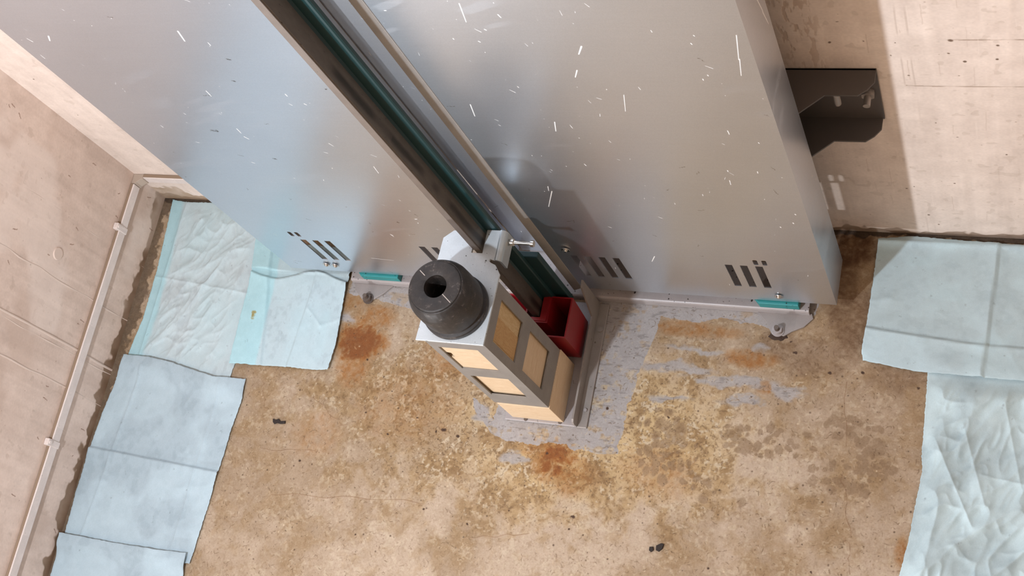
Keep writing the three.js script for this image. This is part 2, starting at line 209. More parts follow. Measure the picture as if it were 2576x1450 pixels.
for (const [x0, y0, x1, y1, r] of [[-1.3201, 1.0699, -1.3256, 1.0428, 3.2],[-1.5865, 1.0586, -1.5937, 1.0462, 3],[-0.8058, 1.1354, -0.8134, 1.0897, 1.6],[-0.6599, 1.0213, -0.6695, 1.0018, 3],[-0.6869, 0.9546, -0.695, 0.9361, 2.2],[-0.7575, 1.1061, -0.7562, 1.1, 2],[-0.9017, 0.8458, -0.9084, 0.8086, 1.6],[-0.7744, 0.792, -0.782, 0.7621, 1.6],[-0.8646, 0.5288, -0.8925, 0.4621, 1.8],[-0.8658, 0.5483, -0.8698, 0.5317, 1.6],[-0.4307, 1.0484, -0.439, 0.9867, 1.4],[-0.4378, 0.9867, -0.4436, 0.9433, 1.2],[-0.4361, 0.475, -0.4356, 0.4735, 2.2],[-0.445, 0.4379, -0.4446, 0.4362, 2.4],[-0.4703, 0.4181, -0.4698, 0.4165, 2],[-0.7424, 0.2477, -0.7536, 0.2222, 2],[-0.6338, 0.8825, -0.6446, 0.8329, 1],[-1.3858, 0.8799, -1.3864, 0.8634, 1.6],[-1.4058, 0.7423, -1.4064, 0.727, 1.4],[-1.4078, 0.7115, -1.4037, 0.7039, 1.6],[-1.2321, 0.8722, -1.2319, 0.8668, 1.6],[-1.2122, 0.84, -1.2105, 0.8373, 1.6],[-1.4532, 0.6056, -1.4496, 0.6025, 1.4],[-1.1905, 0.605, -1.193, 0.5786, 1],[-1.2391, 0.6937, -1.2355, 0.6846, 1],[-1.2066, 0.3715, -1.2038, 0.3718, 2.4],[-0.9283, 1.1212, -0.929, 1.1212, 2],[-0.7918, 1.0684, -0.791, 1.0673, 2.2],[-0.8134, 1.0364, -0.8126, 1.0353, 2],[-0.8517, 1.0443, -0.8515, 1.0432, 1.4],[-1.3019, 0.2858, -1.2999, 0.2738, 0.9],[-1.4132, 0.1434, -1.3619, 0.1375, 0.8],[-0.492, 0.9428, -0.4917, 0.9417, 1.6],[-0.4893, 1.0491, -0.4889, 1.0481, 1.4],[-0.5014, 0.9315, -0.5013, 0.9292, 1.4],[-0.4957, 0.7746, -0.4952, 0.7643, 1.4],[-0.4541, 0.7374, -0.4537, 0.7361, 1.6],[-0.5226, 0.6362, -0.5225, 0.6333, 1.6],[-0.4736, 0.6354, -0.4737, 0.631, 1.4],[-0.5264, 0.5991, -0.5273, 0.584, 1.2],[-0.4976, 1.0287, -0.497, 1.0266, 1.6]])
  nick((x0 + x1) / 2, (y0 + y1) / 2, Math.hypot(x1 - x0, y1 - y0) + 0.002, Math.atan2(y1 - y0, x1 - x0), r * 0.7);
for (let k = 0; k < 300; k++) nick(rr(-1.66, -0.42), rr(0.08, 1.18), 0.001 + 0.012 * rnd() ** 4, rr(1.1, 2.6), rr(0.35, 1.0), rr(0.3, 0.9));
for (let k = 0; k < 60; k++) { const X = rnd() * QW, Y = rnd() * QH, a = rr(0, 6.28), l = rr(4, 30); stroke(sheetD, QW, QH, X, Y, X + Math.cos(a) * l, Y + Math.sin(a) * l, 0.8, 1.4, [132, 132, 132], 0.3, 6); }
for (const [x, y, r] of [[-1.46, 0.7323, 16],[-1.2768, 0.9854, 6],[-1.3076, 0.9148, 6],[-1.393, 0.6244, 8],[-0.9674, 0.8714, 4],[-0.9662, 0.8623, 3],[-1.256, 0.3507, 4],[-1.1441, 0.8912, 3]]) for (let k = 0; k < 5; k++) stroke(sheetD, QW, QH, (x - PX0) / PW * QW + rr(-r, r), (y - PY0) / PH * QH + rr(-r, r) * 0.5, (x - PX0) / PW * QW + rr(-r, r), (y - PY0) / PH * QH + rr(-r, r) * 0.5, 0.8, 1.6, [104, 102, 100], 0.35, 4);
const sheetTex = tex(sheetD, QW, QH), sheetMap = tex(sheetMR, QW, QH, false);

// small tiles: speckled paint, wood grain, rubber scuffs, rail grease
const speckD = paint(512, 512, (i, j, o) => { const n = 18 * (fbm(i / 60, j / 60, 3) - 0.5) + 10 * (vn(i / 2, j / 2) - 0.5); o[0] = o[1] = o[2] = 240 + n; });
for (let k = 0; k < 130; k++) { const x = rnd() * 512, y = rnd() * 512, r = 0.7 + 3.2 * rnd() ** 4; for (let q = 0; q < 2; q++) stamp(speckD, 512, 512, x + rr(-r, r) * 0.5, y + rr(-r, r) * 0.5, r, [72, 66, 62], rr(0.4, 0.9)); }
for (let k = 0; k < 40; k++) { const x = rnd() * 512, y = rnd() * 512, a = rr(0, 6.28), l = rr(4, 18); stroke(speckD, 512, 512, x, y, x + Math.cos(a) * l, y + Math.sin(a) * l, 0.7, 0.9, rnd() < 0.6 ? [255, 255, 255] : [120, 112, 106], 0.6, 3); }
const speck = tex(speckD, 512, 512, true, THREE.RepeatWrapping), speckM = rep(speck, 4, 4);
const dullD = paint(512, 512, (i, j, o) => { const n = 26 * (fbm(i / 50, j / 50, 4) - 0.5) + 10 * (vn(i / 2, j / 2) - 0.5); o[0] = 238 + n; o[1] = 237 + n; o[2] = 235 + n; });
for (let k = 0; k < 26; k++) { const x = rnd() * 512, y = rnd() * 512, r = 1 + 4 * rnd() ** 3; stamp(dullD, 512, 512, x, y, r, rnd() < 0.5 ? [255, 252, 246] : [120, 108, 98], 0.5); }
const dullM = rep(tex(dullD, 512, 512, true, THREE.RepeatWrapping), 4, 4);
const woodD = paint(512, 512, (i, j, o) => {             // grain runs along u
  const w = fbm(i / 90, j / 30, 3) * 6, r = 0.5 + 0.5 * Math.sin(j / 4.2 + w * 3 + 4 * fbm(i / 200, j / 14, 3)), f = fbm(i / 60, j * 1.3, 3) - 0.5, p = vn(i / 14, j * 0.9);
  const m = 18 * r + 60 * f; o[0] = 240 - 0.45 * m; o[1] = 226 - 0.7 * m; o[2] = 206 - 0.95 * m; if (p > 0.93) mix3(o, [190, 160, 122], 0.5);
});
const wood = tex(woodD, 512, 512, true, THREE.RepeatWrapping);
const scuffD = paint(512, 512, (i, j, o) => { const n = fbm(i / 40, j / 40, 4), f = fbm(i / 9, j / 9, 3); const m = 150 + 60 * (n - 0.5) + 40 * (f - 0.5) + 120 * sst(0.64, 0.74, 0.6 * n + 0.4 * f); o[0] = m; o[1] = m * 0.985; o[2] = m * 0.97; });
for (let k = 0; k < 90; k++) { const x = rnd() * 512, y = rnd() * 512, a = rr(0, 6.28), l = rr(3, 26); stroke(scuffD, 512, 512, x, y, x + Math.cos(a) * l, y + Math.sin(a) * l, 0.6, 1.3, rnd() < 0.7 ? [236, 230, 224] : [84, 80, 78], rr(0.2, 0.6), 8); }
const scuff = tex(scuffD, 512, 512, true, THREE.RepeatWrapping);
const greaseD = paint(256, 1024, (i, j, o) => { const u = i / 256, v = j / 1024, c = 0.45 + 0.1 * (fbm(v * 9, 2, 3) - 0.5), s = (1 - sst(0.05, 0.3, Math.abs(u - c) + 0.12 * (fbm(u * 6, v * 14, 3) - 0.5))) * sst(0.35, 0.55, fbm(v * 7 + 3, 5, 3)), m = 168 + 24 * (fbm(u * 8, v * 60, 3) - 0.5) - 78 * s; o[0] = m; o[1] = m * 0.975; o[2] = m * 0.94; });
for (let k = 0; k < 110; k++) stamp(greaseD, 256, 1024, rnd() * 256, rnd() * 1024, 0.6 + 2.4 * rnd() ** 3, [52, 46, 42], 0.8);
const grease = tex(greaseD, 256, 1024, true, THREE.RepeatWrapping);
function clothTex(clean, soiled, mask, specks) {         // wiping cloth: clean margins, soiled middle, dirt specks; u, v 0..1
  const D = paint(512, 512, (i, j, o) => {
    const u = i / 512, v = j / 512, n = fbm(u * 5 + clean[0], v * 5, 4), w = vn(i * 0.7, j * 0.7) - 0.5, f = fbm(u * 26, v * 26 + soiled[1], 3);
    o[0] = clean[0]; o[1] = clean[1]; o[2] = clean[2]; mix3(o, soiled, mask(u, v, n));
    mix3(o, [soiled[0] * 0.8, soiled[1] * 0.82, soiled[2] * 0.83], 0.45 * mask(u, v, n) * sst(0.52, 0.72, 0.5 * n + 0.5 * f));
    const g = 9 * w + 10 * (f - 0.5); o[0] += g; o[1] += g; o[2] += g;
  });
  for (let k = 0; k < specks; k++) { const x = rnd() * 512, y = rnd() * 512; for (let q = 0; q < 4; q++) stamp(D, 512, 512, x + rr(-4, 4), y + rr(-4, 4), rr(0.8, 2.6), [110, 118, 124], rr(0.06, 0.2)); }
  return D;
}

// ---------------------------------------------------------------- materials
const M = {
  floor: new THREE.MeshStandardMaterial({ map: floorTex, bumpMap: floorBump, bumpScale: 0.0012, roughness: 0.8 }),
  wallBack: new THREE.MeshStandardMaterial({ map: wbTex, bumpMap: wbBump, bumpScale: 0.002, roughness: 0.85 }),
  wallLeft: new THREE.MeshStandardMaterial({ map: wlTex, bumpMap: wlBump, bumpScale: 0.002, roughness: 0.85 }),
  wallFar: std(0xb8a590, 0.9),
  ridge: std(0xd6c3b6, 0.85),
  sheet: new THREE.MeshStandardMaterial({ map: sheetTex, roughnessMap: sheetMap, metalnessMap: sheetMap, roughness: 1, metalness: 1 }),
  lip: std(0xb2aeaa, 0.6, 0.25, { map: dullM }),
  railBare: std(0xffffff, 0.42, 0.55, { map: rep(grease, 1, 1), color: 0x9a9088 }),
  railNose: std(0x8a7f77, 0.45, 0.5, { map: dullM }),
  railGreen: std(0x123638, 0.5, 0, {}),
  galv: std(0xd6dee2, 0.42, 0.3, { map: speckM }),
  galvBend: std(0xc0c8cb, 0.3, 0.8),
  chrome: std(0xd8d5d0, 0.22, 1),
  casing: std(0x96928e, 0.5, 0.15, { map: dullM }),
  woodPale: std(0xe8dccb, 0.7, 0, { map: rep(wood, 5, 9) }),
  woodTan: std(0xcdb186, 0.7, 0, { map: rep(wood, 9, 5, Math.PI / 2) }),
  woodSide: std(0xdccba8, 0.7, 0, { map: rep(wood, 9, 5, Math.PI / 2) }),
  rubber: std(0x9a928c, 0.5, 0, { map: rep(scuff, 7, 7) }),
  rubberDark: std(0x4e4743, 0.55, 0, { map: rep(scuff, 7, 7) }),
  seam: std(0xb0a69c, 0.6),
  red: std(0x8a141a, 0.38, 0),
  teal: std(0x2a8f90, 0.45, 0, { map: speckM }),
  paint: std(0xaca5a4, 0.32, 0, { map: speckM }),
  lug: std(0x9d9694, 0.5, 0, { map: dullM }),
  paintBase: std(0x9d9691, 0.45, 0.2, { map: dullM }),
  bracket: std(0x5c5653, 0.6, 0.3, {}),
  boltSteel: std(0x9c948e, 0.45, 0.5),
  trunk: std(0xf2e6e1, 0.55, 0, { map: dullM }),
  dust: std(0x95806c, 0.95),
  elbow: std(0xb5a596, 0.7),
  iron: std(0x6a5f58, 0.6, 0.5),
  grime: std(0x3c2c22, 0.9),
  flake: std(0x2c2420, 0.85),
  black: std(0x161414, 0.6),
};

// ---------------------------------------------------------------- the setting
const WL = -2.12, WB = -1.145, WR = 0.85, WF = 1.15, TOP = 3.5;
const slab = (g, f) => uvMap(g, f);
struct('floor', slab(bx(WL - 0.2, WR + 0.2, -0.2, 0, WB - 0.2, WF + 0.2), (x, y, z) => [(x - FX0) / FW, (z - FZ0) / FH]), M.floor);
struct('wall_back', slab(bx(WL - 0.2, WR + 0.2, 0, TOP, WB - 0.2, WB), (x, y) => [(x + 2.12) / 2.2, y / 1.1]), M.wallBack);
const wallLeft = struct('wall_left', slab(bx(WL - 0.2, WL, 0, TOP, WB, WF), (x, y, z) => [(z - WB) / 1.1, y / 1.0]), M.wallLeft);
struct('wall_right', slab(bx(WR, WR + 0.2, 0, TOP, WB, WF), (x, y, z) => [z / 2.2, y / 1.1]), M.wallFar);
struct('wall_front', slab(bx(WL - 0.2, WR + 0.2, 0, TOP, WF, WF + 0.2), (x, y) => [x / 2.2, y / 1.1]), M.wallFar);
struct('ceiling', slab(bx(WL - 0.2, WR + 0.2, TOP, TOP + 0.2, WB - 0.2, WF + 0.2), (x, y, z) => [x / 2.2, z / 1.1]), M.wallFar);
for (const [z, r] of [[-0.81, 0.003], [-0.685, 0.004], [-0.672, 0.0025], [-0.594, 0.003], [-0.955, 0.0018]]) {      // concrete fins left where formwork boards met
  const pts = []; for (let k = 0; k <= 40; k++) { const y = -0.01 + 1.4 * k / 40; pts.push(new THREE.Vector3(WL - 0.0008 - 0.0022 * vn(k * 0.9, z * 50), y, z + 0.006 * (vn(k * 0.6, z * 90) - 0.5))); }
  const o = mesh('formwork_ridge', new THREE.TubeGeometry(new THREE.CatmullRomCurve3(pts), 90, r, 6), M.ridge, wallLeft);
}
{ const g = cyl(0.0135, 0.016, 0.004, 28).rotateZ(-Math.PI / 2).translate(WL + 0.0008, 0.30, -0.862); mesh('tie_plug', g, M.ridge, wallLeft); }

// ---------------------------------------------------------------- sheet metal screen: two panels and the sheet between them
const ZP = -0.961, ZB = -1.058, PB = 0.05, PT = 2.4, TH2 = 0.002;
const pUV = (g) => uvMap(g.index ? g.toNonIndexed() : g, (x, y, z) => [(x + 0.7 * (ZP - z) - PX0) / PW, (y - PY0) / PH]);
const slot = (s, x, w = 0.0145, y0 = 0.119, y1 = 0.228) => hole(s, [[x, y0], [x, y1], [x + w, y1], [x + w, y0]]);
const knock = (s, x, y0 = 0.235, y1 = 0.258, w = 0.009) => { const c = 0.002; hole(s, [[x, y0 + c], [x, y1 - c], [x + c, y1], [x + w - c, y1], [x + w, y1 - c], [x + w, y0 + c], [x + w - c, y0], [x + c, y0]]); };
function screwHead(x, y, parent) { const g = [cyl(0.0052, 0.0052, 0.003, 14).rotateX(Math.PI / 2).translate(x, y, ZP + 0.0035), cyl(0.003, 0.0045, 0.002, 6).rotateX(Math.PI / 2).translate(x, y, ZP + 0.006), cyl(0.009, 0.009, 0.0014, 16).rotateX(Math.PI / 2).translate(x, y, ZP + 0.0027)]; mesh('screw', g, M.chrome, parent); }
{
  const t = thing('screen_panel', 'left galvanised sheet panel beside the guide rail, near the trunking', 'metal panel');
  const s = shp([[-1.669, PB], [-1.113, PB], [-1.113, PT], [-1.669, PT]]);
  for (const x of [-1.550, -1.520, -1.490, -1.262, -1.2325, -1.203, -1.173]) slot(s, x);
  knock(s, -1.562, 0.245, 0.268); knock(s, -1.545, 0.245, 0.268);
  mesh('face_sheet', pUV(ext(s, TH2).translate(0, 0, ZP - TH2)), M.sheet, t);
  mesh('side_sheet', pUV(bx(-1.669, -1.667, PB, PT, ZB, ZP - TH2)), M.sheet, t);
  mesh('inner_return', pUV(bx(-1.115, -1.113, PB, PT, ZB + 0.012, ZP - TH2)), M.sheet, t);
  screwHead(-1.553, 0.092, t); screwHead(-1.531, 0.090, t);
}
{
  const t = thing('screen_panel', 'right galvanised sheet panel with scratched face, in front of the wall bracket', 'metal panel');
  const s = shp([[-0.951, PB], [-0.416, PB], [-0.416, PT], [-0.951, PT]]);
  for (const x of [-0.923, -0.8935, -0.864, -0.8345, -0.6075, -0.578, -0.5485]) slot(s, x);
  knock(s, -0.549); knock(s, -0.532);
  mesh('face_sheet', pUV(ext(s, TH2).translate(0, 0, ZP - TH2)), M.sheet, t);
  mesh('side_sheet', pUV(bx(-0.418, -0.416, PB, PT, ZB, ZP - TH2)), M.sheet, t);
  mesh('inner_return', pUV(bx(-0.969, -0.967, PB, PT, ZB + 0.012, ZP - TH2)), M.sheet, t);
  mesh('edge_lip', pUV(sideLip(-0.968, -0.951)), M.lip, t).userData.label = 'narrow bent edge strip along the panel';
  screwHead(-0.922, 0.262, t); screwHead(-0.526, 0.081, t);
}
function sideLip(x0, x1) { return ext(shp([[x0, -ZP - 0.006], [x0 + 0.001, -ZP - 0.0075], [x1, -ZP - 0.001], [x1, -ZP + TH2]]), PT - PB).rotateX(-Math.PI / 2).translate(0, PB, 0); }
tag(mesh('backing_sheet', pUV(bx(-1.113, -0.969, 0.03, PT, ZB + 0.008, ZB + 0.01)), M.sheet), 'recessed metal sheet behind the guide rail between the two panels', 'metal panel');

// painted floor channel under the panels
{
  const t = thing('base_channel', 'grey painted steel channel on the floor under the metal panels', 'channel');
  const prof = [[-1.055, 0.024], [-0.955, 0.024], [-0.9525, 0.0225], [-0.951, 0.0195], [-0.951, 0.001], [-0.955, 0.001], [-0.955, 0.019], [-1.05, 0.019], [-1.05, 0.001], [-1.055, 0.001]];
  mesh('channel_body', uvBox(sideways(prof, -1.522, -0.474)), M.paint, t);
  mesh('mounting_lug', uvBox(flat([[-0.580, -0.951], [-0.47, -0.955], [-0.466, -0.945], [-0.482, -0.926], [-0.505, -0.914], [-0.52, -0.903], [-0.545, -0.905], [-0.560, -0.93]], 0.001, 0.006, 0.001)), M.lug, t);
  mesh('mounting_lug', uvBox(flat([[-1.522, -0.951], [-1.42, -0.951], [-1.44, -0.93], [-1.465, -0.912], [-1.49, -0.912], [-1.51, -0.93]], 0.001, 0.006, 0.001)), M.lug, t);
}
function pad(x0, x1, label) { const y0 = 0.0245, y1 = 0.046, g = flat([[x0 + 0.016, -0.9545], [x1, -0.9545], [x1, -0.99], [x0, -0.99], [x0, -0.972]], y0, y1, 0.0015); tag(mesh('rubber_pad', uvBox(g), M.teal), label, 'pad', 'teal pads under the panels'); }
pad(-1.502, -1.392, 'teal pad under the left panel beside the pale cloth');
pad(-0.588, -0.492, 'teal pad under the right corner of the right panel');
function anchor(x, z, y, label, mat) {
  const t = thing('anchor_bolt', label, 'bolt');
  mesh('washer', cyl(0.013, 0.013, 0.002, 24).translate(x, y + 0.001, z), mat, t);
  mesh('nut', cyl(0.0105, 0.0105, 0.009, 6).translate(x, y + 0.0065, z), mat, t);
  mesh('stud', cyl(0.005, 0.0055, 0.012, 14).translate(x, y + 0.016, z), M.iron, t);
}
anchor(-1.4744, -0.9146, 0.006, 'dirty anchor bolt on the floor near the left teal pad', M.iron);
anchor(-0.5334, -0.9128, 0.006, 'grey painted anchor bolt on the floor near the right teal pad', M.paint);
{ const [x, z] = [-0.5325, -0.9047], g = new THREE.SphereGeometry(1, 20, 10); const p = g.attributes.position; for (let i = 0; i < p.count; i++) { const k = 0.8 + 0.4 * vn(p.getX(i) * 4 + 7, p.getZ(i) * 4); p.setXYZ(i, x + 0.019 * k * p.getX(i), 0.0005 + 0.0042 * Math.max(0, k * p.getY(i)), z + 0.011 * k * p.getZ(i)); } g.computeVertexNormals(); tag(mesh('grime_lump', g, M.grime), 'dark lump of grime in front of the grey anchor bolt', 'grime'); }

// ---------------------------------------------------------------- guide rail
{
  const t = thing('guide_rail', 'tall steel guide rail with a dark green painted back', 'guide rail');
  const up = (pts, y0, y1) => flat(pts, y0, y1);
  const bl = [[-1.009, -0.8555], [-0.997, -0.8555], [-0.9953, -0.857], [-0.9953, -0.8895], [-1.011, -0.8895], [-1.011, -0.857]];
  mesh('blade', uvMap(up(bl, 0.07, PT).toNonIndexed(), (x, y, z) => [(z + 0.8555) / -0.034, y / 0.9]), M.railBare, t);
  mesh('nose_strip', uvBox(up([[-1.0095, -0.8540], [-0.9965, -0.8540], [-0.9965, -0.8556], [-1.0095, -0.8556]], 0.492, PT)), M.railNose, t).userData.label = 'worn bright running edge';
  mesh('flange', up([[-1.008, -0.8895], [-0.9985, -0.8895], [-0.996, -0.8965], [-0.976, -0.9], [-0.974, -0.902], [-0.974, -0.908], [-1.032, -0.908], [-1.032, -0.9], [-1.0105, -0.8965]], 0.05, PT), M.railGreen, t);
  mesh('fishplate', rbx(-1.05, -0.946, 0.1, 0.335, -0.922, -0.9085, 0.003), M.railGreen, t);
}

// ---------------------------------------------------------------- stand base, wooden core, casing and plate
{
  const t = thing('stand_base', 'grey angled steel base under the buffer stand', 'steel base');
  mesh('base_plate', uvBox(rbx(-1.083, -0.9215, 0.0005, 0.006, -0.945, -0.668, 0.002)), M.paint, t);
  const web = [[-0.670, 0.003], [-0.6675, 0.010], [-0.6670, 0.026], [-0.670, 0.033], [-0.676, 0.0365], [-0.902, 0.0385], [-0.929, 0.132], [-0.945, 0.137], [-0.945, 0.003]];
  mesh('web', uvBox(sideways(web, -0.9235, -0.9195)), M.paintBase, t);
  mesh('foot', uvBox(rbx(-0.921, -0.8985, 0.0005, 0.0055, -0.945, -0.667, 0.002)), M.paintBase, t);
  for (const [x, z] of [[-1.035, -0.6725], [-0.958, -0.6735]]) mesh('rivet', cyl(0.0042, 0.0042, 0.002, 14).translate(x, 0.007, z), M.iron, t);
  mesh('rivet', cyl(0.0036, 0.004, 0.004, 14).translate(-0.9075, 0.0075, -0.705), M.paint, t);
  mesh('rivet', cyl(0.006, 0.006, 0.004, 14).translate(-0.908, 0.0075, -0.885), M.paintBase, t);
}
{
  const t = thing('buffer_stand', 'wood filled steel stand under the black buffer', 'stand');
  const X0 = -1.072, X1 = -0.9525, Z0 = -0.801, Z1 = -0.676, Y0 = 0.104, Y1 = 0.482;
  const fr = shp([[X0, Y0], [X1, Y0], [X1, Y1], [X0, Y1]]);
  for (const [a, b] of [[0.160, 0.280], [0.323, 0.447]]) hole(fr, [[-1.0575, a], [-1.0575, b], [-0.978, b], [-0.978, a]]);
  const sd = shp([[-Z1 + 0.003, Y0], [-Z1 + 0.003, Y1], [-Z0, Y1], [-Z0, Y0]]);
  for (const [a, b] of [[0.158, 0.281], [0.325, 0.446]]) hole(sd, [[0.696, a], [0.696, b], [0.7775, b], [0.7775, a]]);
  const c = mesh('casing', [uvBox(ext(fr, 0.003).translate(0, 0, Z1 - 0.003)), uvBox(ext(sd, 0.003).rotateY(Math.PI / 2).translate(X1 - 0.003, 0, 0)),
    uvBox(bx(X0, X0 + 0.003, Y0, Y1, Z0, Z1 - 0.003)), uvBox(bx(X0 + 0.003, X1 - 0.003, Y0, Y1, Z0, Z0 + 0.003))], M.casing, t);
  c.userData.label = 'grey steel casing with rectangular windows';
  // wooden core, board by board
  const fb = shp([[X0 + 0.0035, 0.302], [X1 - 0.0035, 0.302], [X1 - 0.0035, Y1], [X0 + 0.0035, Y1], [X0 + 0.0035, 0.412], [-1.0485, 0.406], [-1.0485, 0.384], [X0 + 0.0035, 0.380]]);
  mesh('plank', uvBox(ext(fb, 0.016).translate(0, 0, Z1 - 0.0195)), M.woodPale, t);
  mesh('plank', uvBox(bx(X0 + 0.0035, X1 - 0.0035, 0.302, Y1, -0.7010, -0.6960)), M.woodTan, t);
  mesh('plank', uvBox(bx(X0 + 0.0035, X1 - 0.0035, 0.302, Y1, -0.7460, -0.7015)), M.woodTan, t);
  mesh('plank', uvBox(bx(X0 + 0.0035, X1 - 0.0050, 0.302, Y1, Z0 + 0.0035, -0.7463)), M.woodSide, t);
  mesh('plank', uvBox(rbx(X0 + 0.0055, X1 - 0.0055, 0.106, 0.301, Z0 + 0.0035, Z1 - 0.0065, 0.0015)), M.woodPale, t);
  mesh('plank', uvBox(rbx(-1.0655, -0.950, 0.0065, 0.1035, Z0 - 0.001, Z1 + 0.002, 0.0012)), M.woodPale, t);
  // top plate with its bent tab
  const pl = [[-1.086, -0.6735], [-0.9515, -0.6735], [-0.9495, -0.8115], [-0.962, -0.829], [-0.972, -0.833], [-0.976, -0.8365], [-0.975, -0.840], [-0.966, -0.838], [-0.966, -0.8975], [-0.9925, -0.8975], [-0.9925, -0.8505], [-1.014, -0.8505], [-1.014, -0.893], [-1.059, -0.893], [-1.0775, -0.877]];
  mesh('top_plate', uvBox(flat(pl, 0.482, 0.487, 0.0006)), M.galv, t);
  const arc = []; for (let k = 0; k <= 8; k++) { const a = Math.PI / 2 * (1 - k / 8); arc.push([-0.966 + 0.012 * Math.cos(a), 0.475 + 0.012 * Math.sin(a)]); }
  const inr = arc.map(([x, y]) => [-0.966 + (x + 0.966) * 0.6, 0.475 + (y - 0.475) * 0.6]).reverse();
  const tab = mesh('bent_tab', uvBox(ext(shp([...arc, [-0.954, 0.448], [-0.9588, 0.448], ...inr]), 0.060).translate(0, 0, -0.8985)), M.galvBend, t);
  const by = 0.462, bz = -0.885;
  mesh('clamp_bolt', [cyl(0.0035, 0.0035, 0.05, 14).rotateZ(Math.PI / 2).translate(-0.934, by, bz), cyl(0.0068, 0.0068, 0.006, 6).rotateZ(Math.PI / 2).translate(-0.909, by, bz)], M.chrome, tab);
  mesh('nut', cyl(0.0072, 0.0072, 0.006, 6).rotateZ(Math.PI / 2).translate(-0.949, by, bz), M.chrome, tab);
}
{
  const t = thing('rubber_buffer', 'black round rubber buffer with a hole through its top', 'buffer');
  const prof = [[0.021, 0], [0.0625, 0], [0.0635, 0.002], [0.0635, 0.009], [0.062, 0.012], [0.0575, 0.0135], [0.0555, 0.016], [0.0565, 0.019], [0.0595, 0.022], [0.0605, 0.026], [0.0605, 0.055], [0.0600, 0.076], [0.0590, 0.082], [0.0578, 0.086], [0.0535, 0.097], [0.0515, 0.1005], [0.0500, 0.1015], [0.0488, 0.1012], [0.048, 0.1032], [0.046, 0.1042], [0.024, 0.1042], [0.0215, 0.103], [0.021, 0.1005], [0.021, 0]];
  const g = toCreasedNormals(new THREE.LatheGeometry(prof.map(([r, y]) => new THREE.Vector2(r, y)), 72), 0.5);
  mesh('buffer_body', uvBox(g.translate(-1.019, 0.487, -0.741)), M.rubberDark, t);
  mesh('bore_floor', cyl(0.0209, 0.0209, 0.004, 30).translate(-1.019, 0.4895, -0.741), M.black, t);
  for (const s of [-1, 1]) { const r0 = s < 0 ? 0.030 : 0.0225, r1 = s < 0 ? 0.045 : 0.0465, g2 = rbx(r0, r1, -0.0006, 0.0004, -0.0008, 0.0008, 0.0003); if (s < 0) g2.rotateY(Math.PI); mesh('mould_seam', g2.rotateY(-0.662).translate(-1.019, 0.487 + 0.1045, -0.741), M.seam, t); }
}

// ---------------------------------------------------------------- red oil tray around the foot of the rail
{
  const t = thing('oil_tray', 'red plastic oil tray around the foot of the guide rail', 'tray');
  const Y0 = 0.008, Y1 = 0.145, w = 0.003;
  const outT = [[-1.085, -0.8135], [-0.9305, -0.8135], [-0.9305, -0.9015], [-0.979, -0.9015], [-0.979, -0.8455], [-1.024, -0.8455], [-1.024, -0.9015], [-1.085, -0.9015]];
  const off = (d) => [[-1.085 + d, -0.8135 - d], [-0.9305 - d, -0.8135 - d], [-0.9305 - d, -0.9015 + d], [-0.979 + d, -0.9015 + d], [-0.979 + d, -0.8455 + d], [-1.024 - d, -0.8455 + d], [-1.024 - d, -0.9015 + d], [-1.085 + d, -0.9015 + d]];
  const taper = (g) => { const p = g.attributes.position; for (let i = 0; i < p.count; i++) { const k = 1 - 0.09 * (Y1 - p.getY(i)) / (Y1 - Y0); p.setX(i, -1.0 + (p.getX(i) + 1.0) * (p.getX(i) > -0.99 ? k - 0.09 * (1 - 1) : 1)); p.setZ(i, -0.8575 + (p.getZ(i) + 0.8575) * (0.0 + k)); } g.computeVertexNormals(); return g; };
  const s = shp(outT.map(([x, z]) => [x, -z])); hole(s, off(w).map(([x, z]) => [x, -z]));
  mesh('tray_wall', taper(ext(s, Y1 - Y0 - 0.004).rotateX(-Math.PI / 2).translate(0, Y0 + 0.004, 0)), M.red, t);
  mesh('tray_bottom', taper(flat(off(0.001), Y0, Y0 + 0.004)), M.red, t);
  mesh('rim', uvBox(flat([[-0.9925, -0.9015], [-0.979, -0.9015], [-0.979, -0.8455], [-1.024, -0.8455], [-1.024, -0.852], [-0.9925, -0.853]], Y1, Y1 + 0.003)), M.red, t);
}

// ---------------------------------------------------------------- wall bracket
{
  const t = thing('wall_bracket', 'dark steel bracket bolted to the wall beside the right panel', 'bracket');
  const fl = [[-0.60, WB + 0.0005], [-0.3035, WB + 0.0005], [-0.3035, -1.119], [-0.314, -1.105], [-0.328, -1.0945], [-0.380, -1.0945], [-0.419, -1.0600], [-0.60, -1.0600]];
  mesh('web', rbx(-0.60, -0.3035, 0.49, 0.652, WB + 0.0005, WB + 0.005, 0.001), M.bracket, t);
  mesh('top_flange', flat(fl, 0.648, 0.652, 0.0006), M.bracket, t);
  mesh('bottom_flange', flat(fl.map(([x, z]) => [x - 0.003, z]), 0.49, 0.494, 0.0006), M.bracket, t);
  mesh('bolt', [cyl(0.0062, 0.0062, 0.045, 16).translate(-0.366, 0.628, -1.108), cyl(0.010, 0.010, 0.007, 6).translate(-0.366, 0.643, -1.108), cyl(0.0045, 0.006, 0.006, 16).translate(-0.366, 0.604, -1.108)], M.boltSteel, t);
  mesh('bolt', [cyl(0.0115, 0.0115, 0.010, 6).rotateX(Math.PI / 2).translate(-0.322, 0.585, WB + 0.01), cyl(0.006, 0.006, 0.03, 14).rotateX(Math.PI / 2).translate(-0.322, 0.585, WB + 0.018)], M.boltSteel, t);
}

